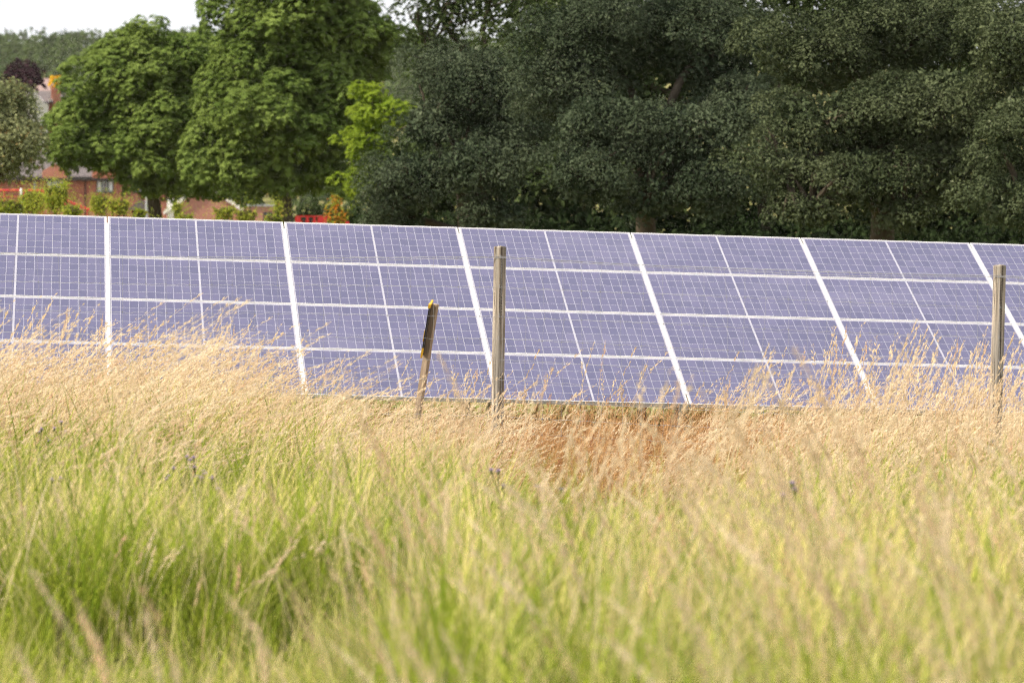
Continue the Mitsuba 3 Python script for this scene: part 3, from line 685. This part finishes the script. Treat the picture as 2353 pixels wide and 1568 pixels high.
obj('lantern', box(p[0] - .12, p[0] + .12, 189.3, 190.05, p[2] + 1.0, p[2] + 1.14), 'm_greymetal', lc)
DB = 160.0
rb = thing('red_barrier', 'red metal barrier with upright bars, low behind the array beside the thick trunk', 'barrier')
gzz = float(ground_z(X(720, DB), DB))
def XB(p): return X(p, DB)
def ZB(p): return Z(p, DB)
obj('top_rail', box(XB(679), XB(752), DB - .04, DB + .04, ZB(498.5), ZB(495.5)), 'm_red', rb)
obj('end_plate', box(XB(678), XB(691), DB - .03, DB + .03, gzz, ZB(499)), 'm_red', rb)
obj('end_plate', box(XB(730), XB(751), DB - .03, DB + .03, gzz, ZB(499)), 'm_red', rb)
for px in (698, 706, 714, 722):
    obj('bar', box(XB(px) - .05, XB(px) + .05, DB - .03, DB + .03, gzz, ZB(499)), 'm_red' if px in (706, 722) else 'm_dark', rb)
obj('mid_rail', box(XB(691), XB(730), DB - .025, DB + .025, ZB(510), ZB(507)), 'm_red', rb)
rb2 = thing('red_rail', 'red horizontal rail under the dark evergreen branches, right of the orange tinged shrub', 'railing')
obj('rail', box(XB(768), XB(842), DB + 3, DB + 3.1, ZB(509), ZB(503.5)), 'm_red', rb2)
obj('lower_rail', box(XB(768), XB(842), DB + 3.02, DB + 3.08, ZB(524), ZB(519)), 'm_red', rb2)
for px in (770, 800, 840):
    obj('upright', box(XB(px) - .05, XB(px) + .05, DB + 3.11, DB + 3.2, gzz - .3, ZB(504)), 'm_red', rb2)

# ------------------------------------------------------------------ small flying things
def winged(name, label, catg, p, s, yaw):
    k = thing(name, label, catg)
    b = trimesh.creation.icosphere(2, 1.0); b.apply_scale((.5 * s, .16 * s, .16 * s))
    w = []
    R = trimesh.transformations.rotation_matrix(yaw, [0, 0, 1])
    b.apply_transform(R); b.apply_translation(p); obj('body', b, 'm_dark', k, smooth=True)
    for sg in (-1, 1):
        m = prism([(-.22 * s, 0), (.2 * s, .03 * s), (.05 * s, .5 * s), (-.12 * s, .95 * s)], -.008 * s, .008 * s)
        v = m.vertices.copy(); m.vertices = np.stack([v[:, 0], sg * v[:, 2] * .9, abs(v[:, 2]) * .5 + v[:, 1]], -1)
        if sg < 0: m.invert()
        m.apply_transform(R); m.apply_translation(p); obj('wing', m, 'm_dark', k)
winged('bird', 'tiny dark bird far off in the pale sky above the hill', 'bird', at(92, 87, 260), .13, .6)
for px, py, d, lab in ((573, 671, 37.0, 'tiny dark fly in front of the second row, third column of panels'), (2184, 685.5, 37.2, 'tiny dark fly in front of the second row near the right post'), (1370, 538, 37.4, 'tiny dark fly at the top edge of the panels, middle of the photo')):
    winged('fly', lab, 'insect', at(px, py, d), .018, 1.1)

# ------------------------------------------------------------------ grass
def ribbons(P, Wd, side, rnd):
    """P (n,k,3) centre lines, Wd (n,k) widths, side (n,3)."""
    n, k = P.shape[:2]
    o = side[:, None] * Wd[..., None] / 2
    v = np.stack([P - o, P + o], 2).reshape(-1, 3)
    b = (np.arange(n)[:, None] * k + np.arange(k - 1)[None]).reshape(-1, 1) * 2
    f = np.concatenate([b + [0, 1, 3], b + [0, 3, 2]])
    t = np.linspace(0, 1, k)
    uv = np.stack([np.repeat(rnd, 2 * k), np.tile(np.repeat(t, 2), n)], -1)
    return v, f, uv
def stems(rg, n, R, h, lean, lean_sd, ang, head, k=6, w=.0036, exp=2.2, spread=.26, spike=(.016, .028), dens=18):
    b = rg.normal(0, R, (n, 2)); H = h[0] + (h[1] - h[0]) * rg.random(n) ** 1.8
    a = ang + rg.normal(0, .35, n); l = np.abs(rg.normal(lean, lean_sd, n))
    lx, ly = l * np.cos(a) + rg.normal(0, .07, n), l * np.sin(a) * .6 + rg.normal(0, .1, n)
    rnd = rg.random(n)
    def curve(t):
        s = t ** exp
        return np.stack([b[:, :1] + lx[:, None] * H[:, None] * s, b[:, 1:] + ly[:, None] * H[:, None] * s, H[:, None] * (t - .42 * (l ** 2)[:, None] * t ** 3)], -1)
    t = np.linspace(0, 1, k)[None]
    P = curve(np.repeat(t, n, 0))
    th = rg.uniform(0, 6.283, n); side = np.stack([np.cos(th), np.sin(th), 0 * th], -1)
    W = np.repeat((w * (1.15 - .6 * t)), n, 0) * rg.uniform(.8, 1.2, (n, 1))
    out = [ribbons(P, W, side, rnd)]
    # spikelets of the head
    m = dens
    ts = head + (1 - head) * rg.uniform(0, 1, (n, m)) ** .9
    C0 = curve(ts); tan = unit(curve(np.minimum(ts + .02, 1.05)) - C0)
    rad = unit(rg.normal(size=(n, m, 3)))
    taper = np.sin(np.pi * np.clip((ts - head) / (1 - head), 0, 1) * .85 + .3)
    sp = spread * rg.uniform(.5, 1.2, (n, 1, 1))
    ax = unit(tan + rad * sp)
    L = rg.uniform(*spike, (n, m)) * (.6 + .6 * taper)
    nr = unit(rg.normal(size=(n, m, 3)))
    off = rad * (.002 + .012 * sp * taper[..., None])
    v, f, u = leaf_quads((C0 + off).reshape(-1, 3), ax.reshape(-1, 3), nr.reshape(-1, 3), L.ravel(), (L * .34).ravel(), .1)
    u[:, 0] = np.repeat(np.repeat(rnd, m), 4); u[:, 1] = .9
    out.append((v, f, u))
    return join(out)
def blades(rg, n, R, h, lean, w, k=5, ang=None):
    b = rg.normal(0, R, (n, 2)); H = rg.uniform(*h, n)
    a = rg.uniform(0, 6.283, n) if ang is None else ang + rg.normal(0, 1.0, n)
    l = np.abs(rg.normal(lean, .25, n)); t = np.linspace(0, 1, k)[None]
    s = t ** 1.8
    P = np.stack([b[:, :1] + (l * np.cos(a) * H)[:, None] * s, b[:, 1:] + (l * np.sin(a) * H)[:, None] * s, H[:, None] * (t - (.35 * l ** 1.5)[:, None] * t ** 2.6)], -1)
    th = a + math.pi / 2 + rg.normal(0, .5, n); side = np.stack([np.cos(th), np.sin(th), 0 * th], -1)
    W = w * rg.uniform(.6, 1.3, (n, 1)) * np.interp(np.linspace(0, 1, k), [0, .25, .5, .75, 1], [.8, 1, .9, .6, .06])[None]
    return ribbons(P, W, side, rg.random(n))
groups = {}
def template(key, parts, mat):
    v, f, u = join(parts)
    scene[key] = {'type': 'shapegroup', 'tuft': mikit.ply((v, f), mat, uv=u)}
for q_ in range(6):
    rg = np.random.default_rng(600 + q_)
    template(f'tuft_windy{q_}', [stems(rg, 12, .075, (.50, 1.10), .62, .16, .05, .76), stems(rg, 7, .08, (.35, .65), .5, .2, .1, .75, dens=12), blades(rg, 14, .08, (.25, .5), .7, .006, ang=0)], 'm_straw')
    template(f'tuft_upright{q_}', [stems(rg, 11, .08, (.50, 1.15), .30, .2, .2, .78, spread=.30), blades(rg, 12, .09, (.25, .55), .5, .006)], 'm_straw')
    template(f'tuft_near{q_}', [stems(rg, 4, .09, (.60, 1.05), .30, .16, 2.9, .73, spread=.40, dens=58, spike=(.010, .020), w=.0030), blades(rg, 8, .10, (.3, .7), .4, .006)], 'm_straw')
    template(f'tuft_long{q_}', [blades(rg, 16, .10, (.45, .95), .38, .0055, k=6, ang=2.6), blades(rg, 8, .10, (.4, .8), .7, .0045, k=6)], 'm_straw' if q_ % 2 else 'm_green')
    template(f'tuft_green{q_}', [blades(rg, 30, .08, (.25, .58), .55, .0095), blades(rg, 10, .08, (.4, .80), .5, .007, k=6)], 'm_green')
    template(f'tuft_rust{q_}', [stems(rg, 14, .10, (.35, .74), .35, .3, 0., .50, spread=.9, spike=(.012, .024), dens=24), blades(rg, 14, .1, (.2, .5), .8, .005)], 'm_rust')
cnt = {}
prng = np.random.default_rng(2024)
def put(name, family, pts, scale):
    for (x, y), s in zip(pts, scale):
        c = cnt.get(name, 0) + 1; cnt[name] = c
        g = f'tuft_{family}{prng.integers(6)}'
        z = float(ground_z(x, y)) - .015
        scene[f'{name}__{c:04d}'] = {'type': 'instance', 'to_world': T().translate([float(x), float(y), z]).rotate([0, 0, 1], float(prng.normal(0, 14))).scale(float(s)), 'group': {'type': 'ref', 'id': g}}
def field(d0, d1, per_m2, fn, margin=1.32):
    """Points scattered over the strip d0..d1 ahead, thinned by fn(column, x, y) in 0..1."""
    hw = 1176 / F * margin
    A = hw * (d1 ** 2 - d0 ** 2); n = int(A * per_m2)
    y = np.sqrt(prng.uniform(d0 ** 2, d1 ** 2, n)); x = prng.uniform(-1, 1, n) * hw * y
    col = 1176 + x / y * F
    k = prng.random(n) < fn(col, x, y)
    return np.stack([x[k], y[k]], -1)
def npatch(x, y, s, seed=0): return meshkit.fbm(np.stack([np.asarray(x) * s, np.asarray(y) * s, 0 * np.asarray(x)], -1), 3, seed)
# straw leaning in the wind along the fence
def hol(x, y): return sst(-.10, -.6, x) * sst(8.3, 9.3, y) * sst(15.3, 14.7, y)
def low(c, y): return sst(1110, 1190, c) * sst(1900, 1560, c) * sst(15, 18, y)      # the rusty weeds are seen over short grass
pts = field(17, 31.5, 15, lambda c, x, y: np.clip(.05 + .62 * sst(20 - 1.2 * sst(900, 400, c), 26 - 2.6 * sst(900, 400, c), y) * sst(30 + 0 * c, 27, y) ** sst(900, 400, c) * sst(1500, 800, c) + .40 * sst(23, 29, y) - .9 * low(c, y), 0, 1) * (.25 + 1.4 * npatch(x, y, .7)))
cc = 1176 + pts[:, 0] / pts[:, 1] * F
put('straw_grass', 'windy', pts, prng.uniform(.72, 1.05, len(pts)) * (1 + .25 * sst(800, 300, cc)))
pts = field(13, 31, 9, lambda c, x, y: (.14 + .80 * sst(1000, 1500, c)) * (.55 + .45 * sst(20, 24, y)) * (1 - .97 * low(c, y)) * (.2 + 1.3 * npatch(x, y, .8, 3)))
cc = 1176 + pts[:, 0] / pts[:, 1] * F
put('straw_grass', 'upright', pts, prng.uniform(.72, 1.10, len(pts)) * (1 + .30 * sst(1400, 1700, cc) * sst(21, 25, pts[:, 1])))
pts = field(25.5, 30.5, 1.6, lambda c, x, y: sst(900, 1100, c) * (1 - .5 * low(c, y)))
put('straw_grass', 'upright', pts, prng.uniform(1.0, 1.3, len(pts)))
pts = field(22, 30.5, 4, lambda c, x, y: sst(1400, 1600, c))
put('straw_grass', 'windy', pts, prng.uniform(1.0, 1.25, len(pts)))
def gap(c): return sst(1060, 1170, c) * sst(1780, 1580, c)
def nearleft(c, y): return sst(900, 350, c) * sst(14.5, 12.5, y)
pts = field(7.4, 15, 8, lambda c, x, y: np.clip(.42 + .50 * sst(800, 1500, c), 0, 1) * (1 - .35 * nearleft(c, y)) * (1 - .62 * gap(c)) * (1 - hol(x, y)).clip(0) * (.1 + 1.6 * npatch(x, y, .9, 5)))
put('straw_grass', 'near', pts, prng.uniform(.75, 1.12, len(pts)))
pts = field(9, 13, 1.4, lambda c, x, y: sst(1150, 1400, c) * (1 - .5 * gap(c)))
put('straw_grass', 'near', pts, prng.uniform(1.1, 1.35, len(pts)))
pts = field(7, 18, 9, lambda c, x, y: np.clip(.45 + .35 * sst(700, 1500, c), 0, 1) * (1 - .75 * nearleft(c, y)) * (1 - .62 * gap(c)) * (1 - .8 * hol(x, y)) * (.2 + 1.4 * npatch(x, y, 1.1, 15)))
put('straw_grass', 'long', pts, prng.uniform(.75, 1.05, len(pts)))
tag('straw_grass', 'tall dry straw coloured grass with bleached seed heads bending in the wind', 'grass', kind='stuff')
pts = field(7, 31, 22, lambda c, x, y: np.clip(1.05 - .65 * sst(25, 30, y) - .3 * sst(1200, 1600, c) * sst(22, 26, y), .1, 1) * (.25 + 1.3 * npatch(x, y, .9, 9)))
cc = 1176 + pts[:, 0] / pts[:, 1] * F
put('green_grass', 'green', pts, prng.uniform(.7, 1.25, len(pts)) * (1 - .42 * low(cc, pts[:, 1])) * (1 - .32 * nearleft(cc, pts[:, 1])) * (1 - .22 * hol(pts[:, 0], pts[:, 1])))
pts = field(7, 14.5, 17, lambda c, x, y: .35 + .6 * sst(11.5, 10.5, y) + .6 * sst(1000, 500, c))
put('green_grass', 'green', pts, prng.uniform(.5, .78, len(pts)))
pts = field(14.6, 16.6, 26, lambda c, x, y: sst(-.2, -.8, x))
put('green_grass', 'green', pts, prng.uniform(.8, 1.2, len(pts)))
tag('green_grass', 'lush green meadow grass under the straw', 'grass', kind='stuff')
pts = field(33.0, 41, 13, lambda c, x, y: .35 + .65 * sst(33, 35, y))
put('dry_weeds', 'rust', pts, prng.uniform(.85, 1.15, len(pts)) * (.8 + .3 * sst(34, 37, pts[:, 1])))
pts = field(24.0, 33.2, 20, lambda c, x, y: np.clip(.05 + .95 * sst(1060, 1150, c) * sst(2200, 1650, c) * sst(25, 27.5, y) + .18 * sst(1000, 1300, c), 0, 1))
put('dry_weeds', 'rust', pts, prng.uniform(.8, 1.25, len(pts)))
tag('dry_weeds', 'rusty orange dried weeds under the array behind the middle post', 'weeds', kind='stuff')

# thistles on the left
TH = [(120, 928, 24), (95, 1005, 21), (140, 988, 22), (370, 972, 24), (388, 978, 23.5), (430, 1070, 20), (445, 1072, 20), (462, 1120, 18.5), (486, 1118, 18.5), (398, 1098, 19), (120, 1125, 18), (308, 940, 25), (1145, 1105, 18), (1820, 1140, 14), (1240, 1155, 15)]
TL = ['thistle among the straw near the left edge, furthest up the meadow', 'thistle at the left edge where the straw turns green', 'thistle just right of the one at the left edge', 'upper of two thistles close together below the second panel column', 'lower of two thistles close together below the second panel column', 'left one of two thistles standing side by side in the left green grass', 'right one of two thistles standing side by side in the left green grass', 'left one of the lowest pair of thistles, left of the leaning stake', 'right one of the lowest pair of thistles, left of the leaning stake', 'thistle alone in green grass, left of the lowest pair of thistles', 'lowest thistle near the left edge, in lush green grass', 'thistle in the straw midway between the left edge and the leaning stake', 'thistle standing below the middle fence post', 'thistle alone in the grass on the right, nearest the camera', 'thistle just right of and below the middle fence post']
for q_, (px, py, d) in enumerate(TH):
    rg = np.random.default_rng(900 + q_); p = at(px, py, d) + np.array([0, 0, .04]); gz_ = float(ground_z(p[0], d))
    k = thing('thistle', TL[q_], 'thistle', 'thistles in the meadow')
    b = np.array([p[0] + rg.normal(0, .04), d + rg.normal(0, .04), gz_ - .02])
    heads = [p] + [p + np.array([rg.normal(0, .045), rg.normal(0, .04), rg.uniform(-.07, .02)]) for _ in range(2)]
    sm = []
    fork = b * .25 + p * .75
    sm.append(limb(b, fork, .004, .003, rg, .03))
    for h_ in heads: sm.append(limb(fork, h_, .0025, .002, rg, .05))
    obj('stem', cat(sm), 'm_thistlestem', k)
    lv = [leaf_quads((b + (fork - b) * t)[None], unit(np.array([[math.cos(t * 31), math.sin(t * 31), .4]])), np.array([[0, 0, 1.]]), .09, .018) for t in np.linspace(.2, .95, 9)]
    v, f, u = join([(a, b_, c) for a, b_, c in lv]); obj('leaves', (v, f), 'm_thistlestem', k)
    for h_ in heads:
        cup = trimesh.creation.icosphere(1, .008); cup.apply_scale((1, 1, 1.35)); cup.apply_translation(h_)
        obj('flower_cup', cup, 'm_thistlestem', k)
        n = 40; dd = unit(rg.normal(size=(n, 3)) * [1, 1, .5] + [0, 0, .9])
        v, f, u = leaf_quads(np.repeat(h_[None] + [0, 0, .007], n, 0), dd, unit(rg.normal(size=(n, 3))), .016, .0035)
        obj('flower', (v, f), 'm_thistle', k)

# ------------------------------------------------------------------ the air
scene['haze_medium'] = {'type': 'homogeneous', 'albedo': .95, 'sigma_t': .000035}
scene['haze'] = {'type': 'cube', 'bsdf': {'type': 'null'}, 'interior': {'type': 'ref', 'id': 'haze_medium'},
                 'to_world': T().translate([0, 0, 149]).scale([4700, 4700, 151])}
tag('haze', 'thin bluish haze in the air', 'haze', kind='stuff')
scene['camera']['medium'] = {'type': 'ref', 'id': 'haze_medium'}
